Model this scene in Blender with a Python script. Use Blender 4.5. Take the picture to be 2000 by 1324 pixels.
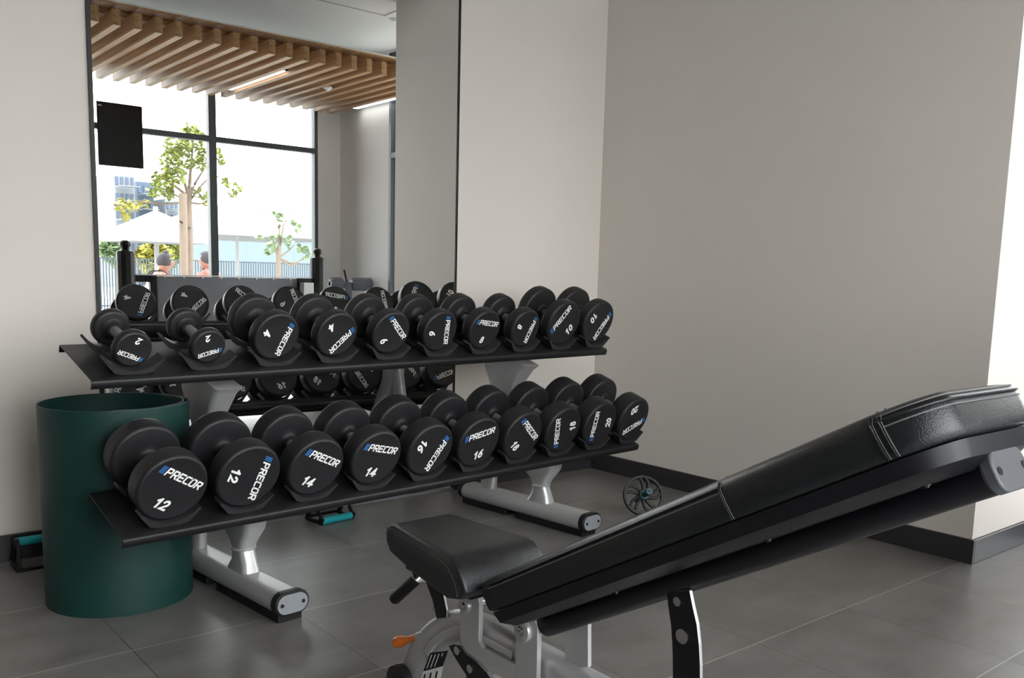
import bpy, bmesh, math, random
from math import sin, cos, pi, radians as rad
from mathutils import Vector as V, Matrix

random.seed(7)
S = bpy.context.scene
COL = S.collection
for o in list(bpy.data.objects): bpy.data.objects.remove(o)

# ------------------------------------------------------------------ camera
F_, PX, PY, YAW, PITCH, ROLL = 1766.3, 1000.9, 784.9, 0.69334, 0.13835, 0.02573
CAM = V((-3.6905, -3.707, 1.1))
def axes():
    cy, sy, cp, sp = cos(YAW), sin(YAW), cos(PITCH), sin(PITCH)
    f = V((sy*cp, cy*cp, -sp)); r = V((cy, -sy, 0)); u = r.cross(f)
    c, s = cos(ROLL), sin(ROLL)
    return c*r+s*u, -s*r+c*u, f
AR, AU, AF = axes()
cam = bpy.data.cameras.new('camera'); cam.lens = 36*F_/2000; cam.sensor_width = 36
cam.shift_x = -(PX-1000)/2000; cam.shift_y = (PY-662)/2000; cam.clip_start = .05; cam.clip_end = 500
co = bpy.data.objects.new('camera', cam); COL.objects.link(co)
co.matrix_world = Matrix(((AR.x, AU.x, -AF.x, CAM.x), (AR.y, AU.y, -AF.y, CAM.y), (AR.z, AU.z, -AF.z, CAM.z), (0, 0, 0, 1)))
S.camera = co
# survey helper: where the sight line of a photo point meets a plane of the room
def hit(px, py, ax, val):
    d = AR*((px-PX)/F_) - AU*((py-PY)/F_) + AF
    return CAM + d*((val-CAM[ax])/d[ax])
def vm(px, py, Y):                       # a point seen in the mirror at distance Y from the mirror wall
    p = hit(px, py, 1, Y); return V((p.x, -Y, p.z))

# ------------------------------------------------------------------ light
SKY_BASE, SKY_GLOW = 2.75, 2.9
S.view_settings.view_transform = 'Standard'; S.view_settings.look = 'None'
S.view_settings.gamma = 1; S.view_settings.use_curve_mapping = False
S.view_settings.exposure = 1.13
w = bpy.data.worlds.new('sky'); S.world = w; w.use_nodes = True
nt = w.node_tree; bg = nt.nodes['Background']
tc = nt.nodes.new('ShaderNodeTexCoord'); sx = nt.nodes.new('ShaderNodeSeparateXYZ'); cr = nt.nodes.new('ShaderNodeValToRGB')
nt.links.new(tc.outputs['Generated'], sx.inputs[0]); nt.links.new(sx.outputs['Z'], cr.inputs[0]); nt.links.new(cr.outputs[0], bg.inputs[0])
cr.color_ramp.elements[0].color = (1, .97, .935, 1); cr.color_ramp.elements[1].color = (.86, .92, 1, 1); cr.color_ramp.elements[1].position = .8
bg.inputs[1].default_value = 1.0
def _m(op, a, b=None):
    n = nt.nodes.new('ShaderNodeVectorMath' if op in ('DOT_PRODUCT', 'NORMALIZE') else 'ShaderNodeMath'); n.operation = op
    for i, v in enumerate((a, b)):
        if v is None: continue
        if isinstance(v, (int, float, tuple)): n.inputs[i].default_value = v
        else: nt.links.new(v, n.inputs[i])
    return n.outputs['Value'] if op == 'DOT_PRODUCT' else n.outputs[0]
_sd = V((.40, -.85, .12)).normalized()
_d = _m('MAXIMUM', _m('DOT_PRODUCT', _m('NORMALIZE', tc.outputs['Generated']), tuple(_sd)), 0.0)
nt.links.new(_m('ADD', _m('MULTIPLY', _m('POWER', _d, 3.0), SKY_GLOW), SKY_BASE), bg.inputs[1])
sl = bpy.data.lights.new('sun', 'SUN'); sl.energy = 2.0; sl.angle = rad(3); sl.color = (1, .96, .88)
so = bpy.data.objects.new('sun', sl); COL.objects.link(so); so.location = (0, 5, 20)
so.rotation_euler = V((.35, -.75, -1.0)).to_track_quat('-Z', 'Y').to_euler()

# ------------------------------------------------------------------ helpers
def tag(o, label=None, cat=None, group=None, kind=None):
    for k, v in (('label', label), ('category', cat), ('group', group), ('kind', kind)):
        if v: o[k] = v
    return o
def empty(name, loc=(0, 0, 0), rz=0, **k):
    o = bpy.data.objects.new(name, None); COL.objects.link(o); o.empty_display_size = .05
    o.location = loc; o.rotation_euler = (0, 0, rz); return tag(o, **k)
def link(name, bm, mat, parent=None, smooth=30, bevel=0, seg=2, world=True, sub=0):
    """one mesh object; world=True means the verts are in world space even when it is parented"""
    me = bpy.data.meshes.new(name)
    bmesh.ops.recalc_face_normals(bm, faces=bm.faces)
    bm.to_mesh(me); bm.free()
    for m in (mat if isinstance(mat, (list, tuple)) else [mat]): me.materials.append(m)
    if smooth:
        me.polygons.foreach_set('use_smooth', [True]*len(me.polygons)); me.set_sharp_from_angle(angle=rad(smooth))
    o = bpy.data.objects.new(name, me); COL.objects.link(o)
    if parent:
        o.parent = parent
        if world:
            M = Matrix.Identity(4); p = parent; ch = []
            while p: ch.append(p); p = p.parent
            for q in reversed(ch): M = M @ q.matrix_parent_inverse @ q.matrix_basis
            o.matrix_parent_inverse = M.inverted()
    if bevel:
        b = o.modifiers.new('bevel', 'BEVEL'); b.width = bevel; b.segments = seg; b.limit_method = 'ANGLE'; b.angle_limit = rad(32); b.harden_normals = False
    if sub:
        s = o.modifiers.new('sub', 'SUBSURF'); s.levels = s.render_levels = sub
    return o
def B(): return bmesh.new()
def box(bm, lo, hi, M=None):
    vs = [bm.verts.new((x, y, z)) for x in (lo[0], hi[0]) for y in (lo[1], hi[1]) for z in (lo[2], hi[2])]
    for f in ((0, 1, 3, 2), (4, 6, 7, 5), (0, 4, 5, 1), (2, 3, 7, 6), (0, 2, 6, 4), (1, 5, 7, 3)): bm.faces.new([vs[i] for i in f])
    if M is not None:
        for v in vs: v.co = M @ v.co
    return vs
def loft(bm, rings, closed_ring=True, caps=True):
    R = [[bm.verts.new(p) for p in r] for r in rings]; n = len(R[0])
    for a, b in zip(R, R[1:]):
        for i in range(n if closed_ring else n-1):
            j = (i+1) % n
            bm.faces.new((a[i], a[j], b[j], b[i]))
    if caps and closed_ring:
        bm.faces.new(R[0][::-1]); bm.faces.new(R[-1])
    return R
def lathe(bm, prof, o=V((0, 0, 0)), ax=V((0, 0, 1)), n=32, closed=False):
    ax = V(ax).normalized(); a = ax.orthogonal().normalized(); b = ax.cross(a)
    rings = []; R = []
    for r, h in prof:
        if r < 1e-6: R.append([bm.verts.new(V(o)+ax*h)])
        else: R.append([bm.verts.new(V(o)+ax*h+a*(r*cos(2*pi*i/n))+b*(r*sin(2*pi*i/n))) for i in range(n)])
    pairs = list(zip(R, R[1:]))
    if closed: pairs.append((R[-1], R[0]))
    for p, q in pairs:
        for i in range(n):
            j = (i+1) % n
            if len(p) == 1 and len(q) == 1: continue
            if len(p) == 1: bm.faces.new((p[0], q[i], q[j]))
            elif len(q) == 1: bm.faces.new((p[i], q[0], p[j]))
            else: bm.faces.new((p[i], q[i], q[j], p[j]))
def cyl(bm, a, b, r, n=20, r2=None):
    a, b = V(a), V(b); h = (b-a).length
    lathe(bm, [(0, 0), (r, 0), (r if r2 is None else r2, h), (0, h)], a, b-a, n)
def stadium(wd, ht, n=8):
    r = min(wd, ht)/2; pts = []
    for k in range(4):
        cx = (wd/2-r)*(1 if k in (0, 3) else -1); cy = (ht/2-r)*(1 if k < 2 else -1)
        for i in range(n+1):
            a = pi/2*k+pi/2*i/n; pts.append((cx+r*cos(a), cy+r*sin(a)))
    out = []
    for p in pts:
        if not out or (abs(p[0]-out[-1][0])+abs(p[1]-out[-1][1])) > 1e-6: out.append(p)
    if abs(out[0][0]-out[-1][0])+abs(out[0][1]-out[-1][1]) < 1e-6: out.pop()
    return out
def rrect(wd, ht, r, n=4):
    pts = []
    for k in range(4):
        cx = (wd/2-r)*(1 if k in (0, 3) else -1); cy = (ht/2-r)*(1 if k < 2 else -1)
        for i in range(n+1):
            a = pi/2*k+pi/2*i/n; pts.append((cx+r*cos(a), cy+r*sin(a)))
    return pts
def sweep(bm, path, prof, side=None, scale=None):
    """prof is (s, t) pairs: s along `side`, t across it"""
    path = [V(p) for p in path]; rings = []
    for i, p in enumerate(path):
        d = (path[min(i+1, len(path)-1)]-path[max(i-1, 0)]).normalized()
        sd_ = V(side) if side else V((0, 0, 1)) if abs(d.z) < .9 else V((1, 0, 0))
        t = d.cross(sd_).normalized(); s_ = t.cross(d).normalized()
        k = scale[i] if scale else 1
        rings.append([p+s_*(a*k)+t*(b*k) for a, b in prof])
    loft(bm, rings)
def circ(r, n=12): return [(r*cos(2*pi*i/n), r*sin(2*pi*i/n)) for i in range(n)]
def smoothpath(pts, n=6):
    pts = [V(p) for p in pts]; out = []
    for i in range(len(pts)-1):
        p0, p1, p2, p3 = pts[max(i-1, 0)], pts[i], pts[i+1], pts[min(i+2, len(pts)-1)]
        for k in range(n):
            t = k/n
            out.append(.5*((2*p1)+(p2-p0)*t+(2*p0-5*p1+4*p2-p3)*t*t+(3*p1-p0-3*p2+p3)*t**3))
    out.append(pts[-1]); return out
def prism(bm, pts, ext, front_mat=0, side_mat=0):
    a = [bm.verts.new(p) for p in pts]; b = [bm.verts.new(V(p)+V(ext)) for p in pts]; n = len(a)
    f1 = bm.faces.new(a); f2 = bm.faces.new(b[::-1]); f1.material_index = f2.material_index = front_mat
    for i in range(n):
        f = bm.faces.new((a[i], b[i], b[(i+1) % n], a[(i+1) % n])); f.material_index = side_mat
def copytree(o, parent=None):
    c = o.copy(); COL.objects.link(c)
    if parent: c.parent = parent
    for ch in o.children: copytree(ch, c)
    return c

# ------------------------------------------------------------------ materials
def mat(name, col, rough=.5, metal=0, noise=0, nscale=8, bump=0, bscale=60, coat=0, spec=None, emit=0, alpha=1):
    m = bpy.data.materials.new(name); m.use_nodes = True; t = m.node_tree; p = t.nodes['Principled BSDF']
    c = (*col, 1); p.inputs['Base Color'].default_value = c; p.inputs['Roughness'].default_value = rough; p.inputs['Metallic'].default_value = metal
    if coat: p.inputs['Coat Weight'].default_value = coat; p.inputs['Coat Roughness'].default_value = .25
    if spec is not None: p.inputs['Specular IOR Level'].default_value = spec
    if emit: p.inputs['Emission Color'].default_value = c; p.inputs['Emission Strength'].default_value = emit
    g = t.nodes.new('ShaderNodeTexCoord')
    if noise:
        n = t.nodes.new('ShaderNodeTexNoise'); n.inputs['Scale'].default_value = nscale; n.inputs['Detail'].default_value = 6
        t.links.new(g.outputs['Object'], n.inputs['Vector'])
        r = t.nodes.new('ShaderNodeMix'); r.data_type = 'RGBA'
        r.inputs[6].default_value = tuple(max(0, x*(1-noise)) for x in col)+(1,); r.inputs[7].default_value = tuple(min(1, x*(1+noise)) for x in col)+(1,)
        t.links.new(n.outputs['Fac'], r.inputs[0]); t.links.new(r.outputs[2], p.inputs['Base Color'])
    if bump:
        n = t.nodes.new('ShaderNodeTexNoise'); n.inputs['Scale'].default_value = bscale; n.inputs['Detail'].default_value = 4
        t.links.new(g.outputs['Object'], n.inputs['Vector'])
        b = t.nodes.new('ShaderNodeBump'); b.inputs['Strength'].default_value = bump; b.inputs['Distance'].default_value = .002
        t.links.new(n.outputs['Fac'], b.inputs['Height']); t.links.new(b.outputs[0], p.inputs['Normal'])
    return m
M = {}
M['wall'] = mat('wall_paint', (.71, .668, .622), .85, noise=.02, nscale=1.5, bump=.15, bscale=220)
M['wall_white'] = mat('white_paint', (.82, .82, .81), .8, noise=.015, nscale=1.5)
M['ceil'] = mat('ceiling_paint', (.80, .79, .77), .9)
M['base'] = mat('baseboard_dark', (.028, .028, .032), .38)
M['rubber'] = mat('urethane_black', (.011, .011, .0125), .5, spec=.4, bump=.06, bscale=300)
M['steel'] = mat('handle_steel', (.22, .22, .225), .45, metal=.25, bump=.5, bscale=900)
M['hub'] = mat('hub_rubber', (.02, .02, .023), .4)
M['white'] = mat('print_white', (.85, .85, .83), .5)
M['blue'] = mat('print_blue', (.03, .17, .48), .5)
M['powder'] = mat('black_powder_coat', (.008, .008, .009), .42, spec=.4, bump=.1, bscale=500)
M['saddle'] = mat('saddle_plastic', (.02, .02, .022), .5, bump=.1, bscale=400)
M['silver'] = mat('silver_paint', (.46, .46, .46), .33, metal=.4, noise=.03, nscale=300)
M['silver2'] = mat('silver_paint_bright', (.46, .46, .46), .3, metal=.5, noise=.03, nscale=300)
M['capgrey'] = mat('cap_grey', (.22, .23, .25), .45, noise=.1, nscale=30)
M['joint'] = mat('joint_grey', (.48, .48, .47), .9)
M['beamcap'] = mat('dark_grey_cap', (.075, .078, .085), .45)
M['under'] = mat('moulded_underside', (.005, .005, .007), .38, spec=.4)
M['black'] = mat('black_plastic', (.006, .006, .007), .45, spec=.35)
M['leather'] = mat('black_vinyl', (.009, .011, .0125), .33, bump=.35, bscale=420, spec=.5)
M['thread'] = mat('stitch_thread', (.13, .13, .13), .6)
M['chrome'] = mat('bolt_chrome', (.6, .6, .6), .22, metal=1)
M['orange'] = mat('orange_plastic', (.85, .20, .015), .35)
M['green'] = mat('green_rubber', (.005, .034, .029), .55, spec=.3, noise=.15, nscale=6, bump=.1, bscale=200)
M['teal'] = mat('teal_foam', (.01, .36, .42), .55)
M['tealdark'] = mat('teal_handle', (.02, .085, .10), .5)
M['mirror'] = mat('mirror_silver', (.88, .90, .89), 0, metal=1)
M['frame'] = mat('window_frame', (.07, .085, .10), .4)
M['oak'] = None
M['screen'] = mat('tv_screen', (.006, .007, .008), .15)
M['grey'] = mat('grey_fabric', (.21, .21, .24), .8)
M['paleg'] = mat('pale_grey', (.16, .18, .22), .5)
M['led'] = mat('led_diffuser', (1, .98, .95), .5, emit=3.0)
M['conc'] = mat('terrace_paving', (.5, .495, .48), .8, noise=.05, nscale=3)
M['canvas'] = mat('white_canvas', (.34, .34, .335), .8)
M['leaf'] = mat('leaf_green', (.19, .225, .045), .6, noise=.3, nscale=3)
M['leafy'] = mat('leaf_yellow', (.30, .27, .04), .6, noise=.3, nscale=3)
M['leafd'] = mat('leaf_dull', (.18, .25, .12), .6, noise=.3, nscale=3)
M['bark'] = mat('bark', (.19, .14, .105), .8, noise=.2, nscale=20)
M['stakew'] = mat('stake_wood', (.20, .145, .105), .7, noise=.15, nscale=15)
M['skin'] = mat('skin', (.30, .13, .095), .5)
M['hair'] = mat('hair_dark', (.04, .032, .036), .6)
M['pink'] = mat('pink_cloth', (.38, .15, .135), .7)
M['bluewall'] = mat('blue_render', (.16, .20, .235), .8)
M['blockw'] = mat('block_white', (.23, .245, .27), .8)
M['blockg'] = mat('block_blue_grey', (.07, .10, .15), .6)
M['fence'] = mat('fence_metal', (.045, .06, .075), .5)
M['cream'] = mat('cream_cap', (.4, .38, .25), .7)
M['frost'] = mat('frosted_plastic', (.75, .78, .78), .4)
# oak: grain stretched along the slat (object Y), end grain on the ends
def oak():
    m = mat('oak_slat', (.42, .25, .13), .5); t = m.node_tree; p = t.nodes['Principled BSDF']
    g = t.nodes.new('ShaderNodeTexCoord'); mp = t.nodes.new('ShaderNodeMapping'); mp.inputs['Scale'].default_value = (60, 1.5, 60)
    n = t.nodes.new('ShaderNodeTexNoise'); n.inputs['Scale'].default_value = 1; n.inputs['Detail'].default_value = 5
    r = t.nodes.new('ShaderNodeValToRGB'); r.color_ramp.elements[0].color = (.30, .15, .055, 1); r.color_ramp.elements[1].color = (.56, .34, .17, 1)
    r.color_ramp.elements[0].position = .3; r.color_ramp.elements[1].position = .7
    t.links.new(g.outputs['Object'], mp.inputs[0]); t.links.new(mp.outputs[0], n.inputs['Vector']); t.links.new(n.outputs['Fac'], r.inputs[0]); t.links.new(r.outputs[0], p.inputs['Base Color'])
    return m
M['oak'] = oak()
def glass():
    m = bpy.data.materials.new('window_glass'); m.use_nodes = True; t = m.node_tree; t.nodes.clear()
    o = t.nodes.new('ShaderNodeOutputMaterial'); x = t.nodes.new('ShaderNodeMixShader'); tr = t.nodes.new('ShaderNodeBsdfTransparent'); gl = t.nodes.new('ShaderNodeBsdfGlossy')
    fr = t.nodes.new('ShaderNodeFresnel'); fr.inputs[0].default_value = 1.45
    tr.inputs[0].default_value = (.93, .96, .96, 1); gl.inputs['Roughness'].default_value = .01
    t.links.new(fr.outputs[0], x.inputs[0]); t.links.new(tr.outputs[0], x.inputs[1]); t.links.new(gl.outputs[0], x.inputs[2]); t.links.new(x.outputs[0], o.inputs[0])
    return m
M['glass'] = glass()
def tiles():
    m = bpy.data.materials.new('floor_tiles'); m.use_nodes = True; t = m.node_tree; p = t.nodes['Principled BSDF']
    g = t.nodes.new('ShaderNodeNewGeometry'); s = t.nodes.new('ShaderNodeSeparateXYZ'); t.links.new(g.outputs['Position'], s.inputs[0])
    def mth(op, a, b=None, c=None):
        n = t.nodes.new('ShaderNodeMath'); n.operation = op
        for i, v in enumerate((a, b, c)):
            if v is None: continue
            if isinstance(v, (int, float)): n.inputs[i].default_value = v
            else: t.links.new(v, n.inputs[i])
        return n.outputs[0]
    TX, TY, X0, Y0 = .511, .526, -.376, -.578
    ux = mth('DIVIDE', mth('SUBTRACT', s.outputs['X'], X0), TX); uy = mth('DIVIDE', mth('SUBTRACT', s.outputs['Y'], Y0), TY)
    def dist(u, T): return mth('MULTIPLY', mth('ABSOLUTE', mth('SUBTRACT', u, mth('ROUND', u))), T)
    gx = mth('LESS_THAN', dist(ux, TX), .0011); gy = mth('LESS_THAN', dist(uy, TY), .0017)
    cx = t.nodes.new('ShaderNodeCombineXYZ'); t.links.new(mth('FLOOR', ux), cx.inputs[0]); t.links.new(mth('FLOOR', uy), cx.inputs[1])
    wn = t.nodes.new('ShaderNodeTexWhiteNoise'); wn.noise_dimensions = '2D'; t.links.new(cx.outputs[0], wn.inputs['Vector'])
    # each tile gets its own offset into the stone pattern
    off = t.nodes.new('ShaderNodeVectorMath'); off.operation = 'MULTIPLY_ADD'; off.inputs[1].default_value = (7, 7, 7)
    t.links.new(wn.outputs['Color'], off.inputs[0]); t.links.new(g.outputs['Position'], off.inputs[2])
    mp = t.nodes.new('ShaderNodeMapping'); mp.inputs['Scale'].default_value = (1.6, 3.2, 1); t.links.new(off.outputs[0], mp.inputs[0])
    n = t.nodes.new('ShaderNodeTexNoise'); n.inputs['Scale'].default_value = 2.2; n.inputs['Detail'].default_value = 9; n.inputs['Roughness'].default_value = .62; t.links.new(mp.outputs[0], n.inputs['Vector'])
    r = t.nodes.new('ShaderNodeValToRGB'); r.color_ramp.elements[0].color = (.112, .104, .097, 1); r.color_ramp.elements[1].color = (.200, .190, .180, 1)
    r.color_ramp.elements[0].position = .3; r.color_ramp.elements[1].position = .72; t.links.new(n.outputs['Fac'], r.inputs[0])
    def mix(f, a, b):
        k = t.nodes.new('ShaderNodeMix'); k.data_type = 'RGBA'; t.links.new(f, k.inputs[0])
        for i, v in ((6, a), (7, b)):
            if isinstance(v, tuple): k.inputs[i].default_value = v
            else: t.links.new(v, k.inputs[i])
        return k.outputs[2]
    c = mix(gx, r.outputs[0], (.035, .03, .028, 1)); c = mix(gy, c, (.42, .39, .35, 1))
    t.links.new(c, p.inputs['Base Color'])
    rr = mth('MULTIPLY_ADD', n.outputs['Fac'], .16, .27); t.links.new(rr, p.inputs['Roughness']); p.inputs['Specular IOR Level'].default_value = .55
    b = t.nodes.new('ShaderNodeBump'); b.inputs['Strength'].default_value = .3; b.inputs['Distance'].default_value = .001; t.links.new(mth('MAXIMUM', gx, gy), b.inputs['Height']); b.invert = True
    t.links.new(b.outputs[0], p.inputs['Normal'])
    return m
M['tile'] = tiles()

# ------------------------------------------------------------------ the room
ZC = 2.745; WY = -4.5; XL = -8.0; XR = .81; COLY = -2.18; ZH = 3.04; ZS = 3.04   # ZC: top of the slat canopy, ZH: ceiling
def sbox(name, lo, hi, m, bevel=0):
    b = B(); box(b, lo, hi); return tag(link(name, b, m, smooth=0, bevel=bevel), kind='structure')
sbox('floor', (XL, WY-.1, -.1), (XR+.1, .15, 0), M['tile'])
sbox('ceiling', (XL, WY-.1, ZH), (XR+.1, .15, ZH+.15), M['ceil'])
sbox('wall_back', (XL, 0, 0), (0, .15, ZH), M['wall'])
sbox('wall_left', (XL-.15, WY-.1, 0), (XL, .15, ZH), M['wall'])
# the deep pier on the right: wall_right is its side, seen along the whole right of the room
b = B(); box(b, (0, COLY, 0), (XR+.1, .15, ZH)); tag(link('wall_right', b, M['wall'], smooth=0), kind='structure')
def baseboard(name, lo, hi): return sbox(name, lo, hi, M['base'], .002)
BH = .098
baseboard('baseboard_back', (-1.0, -.014, 0), (0, 0, BH))
baseboard('baseboard_left', (XL, -.014, 0), (-2.702, 0, BH))
baseboard('baseboard_right', (-.014, COLY-.014, 0), (0, -.014, BH))
baseboard('baseboard_front', (0, COLY-.014, 0), (XR, COLY, BH))
# mirror from floor to ceiling, black channel on its edges
b = B(); box(b, (-2.685, -.008, .012), (-1.012, -.001, ZH-.005))
mr = tag(link('wall_mirror', b, M['mirror'], smooth=0), label='large frameless mirror fixed to the back wall behind the dumbbell rack', cat='mirror')
for x0, x1 in ((-2.70, -2.685), (-1.012, -1.002)):
    b = B(); box(b, (x0, -.012, .012), (x1, -.001, ZH-.005)); link('edge_channel', b, M['black'], mr, smooth=0)
b = B(); box(b, (-2.70, -.012, 0), (-1.002, -.001, .012)); link('bottom_channel', b, M['capgrey'], mr, smooth=0)

# glazed wall behind the camera (seen in the mirror): bays of dark frames with glass
def window(name, x0, x1, y, zt, transom, along='x', jambs=(1, 1)):
    r = empty(name, (x0 if along == 'x' else x0, y if along == 'x' else y, 0), kind='structure')
    def q(a, bb, z0, z1, dep=.05):
        if along == 'x': return (a, y-dep, z0), (bb, y+dep*.4, z1)
        return (y-dep*.4, a, z0), (y+dep, bb, z1)
    b = B()
    fw = .034
    for lo, hi in (q(x0, x0+fw, 0, zt), q(x1-fw, x1, 0, zt), q(x0, x1, 0, .06), q(x0, x1, zt-.05, zt)): box(b, lo, hi)
    link('window_frame', b, M['frame'], r, smooth=0)
    b = B(); lo, hi = q(x0+fw, x1-fw, transom-.024, transom+.024, .045); box(b, lo, hi); link('transom', b, M['frame'], r, smooth=0)
    for z0, z1 in ((.06, transom-.024), (transom+.024, zt-.05)):
        b = B()
        if along == 'x': vs = [(x0+fw, y-.01, z0), (x1-fw, y-.01, z0), (x1-fw, y-.01, z1), (x0+fw, y-.01, z1)]
        else: vs = [(y+.01, x0+fw, z0), (y+.01, x1-fw, z0), (y+.01, x1-fw, z1), (y+.01, x0+fw, z1)]
        b.faces.new([b.verts.new(v) for v in vs]); link('window_pane', b, M['glass'], r, smooth=0)
    return r
xs = [.567, -.471, -1.64, -2.70, -3.75]
for i in range(len(xs)-1): window('window_%d' % (i+1), xs[i+1], xs[i], WY, ZS, 2.248)
sbox('wall_window', (.567, WY-.1, 0), (XR+.1, WY+.02, ZH), M['wall_white'])
sbox('wall_front', (XL, WY-.1, 0), (-3.75, WY+.02, ZH), M['wall'])  # unseen stretch, left without glass to darken the left of the room
sbox('wall_side', (XR, WY+.02, 0), (XR+.1, -3.545, ZH), M['wall_white'])
window('window_5', -3.545, COLY-.014, XR, ZS, 2.15, 'y')

# slatted oak canopy under the window side of the ceiling
can = empty('slatted_canopy', (0, -3.46, ZC), label='oak slatted ceiling panel hanging below the plaster ceiling, seen in the mirror', cat='ceiling panel')
b = B(); box(b, (-7.7, -4.40, ZC-.012), (XR-.02, -2.545, ZC-.001)); link('backing_board', b, M['oak'], can, smooth=0)
b = B(); box(b, (-7.7, -4.40, ZC-.0009), (XR-.02, -2.55, ZC+.012)); link('bounce_board', b, M['wall_white'], can, smooth=0)  # unseen white board, added to bounce daylight up onto the ceiling
for x in (-6.6, -4.2, -1.9, .4):
    for y in (-2.75, -4.15):
        b = B(); cyl(b, (x, y, ZC+.012), (x, y, ZS), .005, 8); link('hanger_rod', b, M['black'], can)
for y in (-2.72, -3.45, -4.2):
    b = B(); box(b, (-7.7, y-.02, ZC-.045), (XR-.03, y+.02, ZC-.0125)); link('batten', b, M['oak'], can, smooth=0)
base = None
for k in range(-44, 20):
    x = -1.817+.1304*k
    if base is None:
        b = B(); box(b, (-.023, -.92, 2.602-ZC), (.023, .93, -.0458)); base = link('slat', b, M['oak'], can, smooth=0, world=False); o = base
    else:
        o = base.copy(); COL.objects.link(o)
    o.location = (x-.023, 0, 0)
def striplight(x, y0, y1, label):
    r = empty('linear_light', (x, (y0+y1)/2, 2.62), label=label, cat='ceiling light')
    b = B(); box(b, (x-.036, y0, 2.625), (x+.036, y1, 2.69)); link('housing', b, M['black'], r, smooth=0)
    b = B(); box(b, (x-.024, y0+.01, 2.618), (x+.024, y1-.01, 2.6245)); link('diffuser', b, M['led'], r, smooth=0)
hp = [hit(*q, 2, ZH) for q in ((560, -14), (750, 31), (776, 20))]
b = B()
for p0, p1 in ((hp[0], hp[1]), (hp[1], hp[2])):
    a_ = V((p0.x, -p0.y, ZH)); c_ = V((p1.x, -p1.y, ZH)); lo_ = V((min(a_.x, c_.x)-.003, min(a_.y, c_.y)-.003, ZH-.004)); box(b, lo_, (max(a_.x, c_.x)+.003, max(a_.y, c_.y)+.003, ZH))
tag(link('trim_1', b, M['joint'], smooth=0), kind='structure')
striplight(-.471, -4.1, -3.05, 'lit linear ceiling light between the oak slats, the longer-looking left one in the mirror')
striplight(.737, -4.07, -3.0, 'linear ceiling light between the last oak slat and the white side wall, in the mirror')
dt = empty('smoke_detector', (.055, -3.32, 2.62), label='small white round detector set between oak ceiling slats, seen in the mirror', cat='detector')
b = B(); lathe(b, [(0, .0), (.016, 0), (.02, .012), (.036, .016), (.038, .03), (0, .03)], (.055, -3.32, 2.585), (0, 0, 1), 20); link('detector_body', b, M['wall_white'], dt)
b = B(); cyl(b, (.055, -3.32, 2.616), (.055, -3.32, ZC-.047), .006, 8); link('stem', b, M['wall_white'], dt)
p = hit(770, 38, 2, ZS); p = V((p.x, -p.y, ZS))
b = B(); lathe(b, [(0, -.022), (.022, -.02), (.03, -.008), (.045, -.006), (.047, 0), (0, 0)], p, (0, 0, 1), 20)
tag(link('ceiling_sprinkler', b, M['wall_white']), label='small white sprinkler rose on the plain ceiling, at the top of the mirror', cat='sprinkler')

# ------------------------------------------------------------------ dumbbell rack
RZ = rad(5.5); O = V((-2.95933, -.8896, 0))
e_ = V((cos(RZ), sin(RZ), 0)); n_ = V((-sin(RZ), cos(RZ), 0)); z_ = V((0, 0, 1))
rack = empty('dumbbell_rack', O, RZ, label='two-tier dumbbell rack with black sloping shelves on silver feet', cat='rack')
TH = rad(19.3)
def sh(F, u, s, t):          # rack-local point on a shelf: u along, s up the slope, t off the surface
    return V((u, F[1]+s*cos(TH)-t*sin(TH), F[2]+s*sin(TH)+t*cos(TH)))
SH = [((0, 0, .765), 0, 2.39), ((0, -.222, .336), -.012, 2.378)]
for F, u0, u1 in SH:
    prof = [(.262, -.026), (.266, -.022), (.266, -.004), (.262, 0), (.002, 0), (-.003, -.003), (-.006, -.008), (-.006, -.024), (-.003, -.029), (.002, -.031), (.002, -.028), (-.002, -.024), (-.002, -.008), (.003, -.003), (.258, -.003), (.262, -.006), (.262, -.022), (.259, -.024)]
    b = B(); loft(b, [[sh(F, u, s, t) for s, t in prof] for u in (u0, u1)])
    shelf = link('shelf', b, M['powder'], rack, smooth=50, world=False)
def saddle_bm(F, uc):
    b = B()
    for s0, s1 in ((.022, .066), (.192, .226)):
        r = .112; A = rad(50); inner = [(r*sin(-A+2*A*i/14), .0115+r-r*cos(-A+2*A*i/14)) for i in range(15)]
        outer = [(.092, .046), (.06, .0065), (.035, .0006), (-.035, .0006), (-.06, .0065), (-.092, .046)]
        ring = inner+outer
        loft(b, [[sh(F, uc+x, s, t) for x, t in ring] for s in (s0, s1)])
    for sx_ in (-1, 1):
        rr = [(sx_*.03, .0006), (sx_*.044, .0006), (sx_*.044, .010), (sx_*.03, .008)]
        loft(b, [[sh(F, uc+x, s, t) for x, t in rr] for s in (.06, .19)])
    return b
for (F, u0, u1) in SH:
    for i in range(10):
        link('saddle', saddle_bm(F, .135+i*.2435), M['saddle'], rack, smooth=35, world=False)
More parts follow.
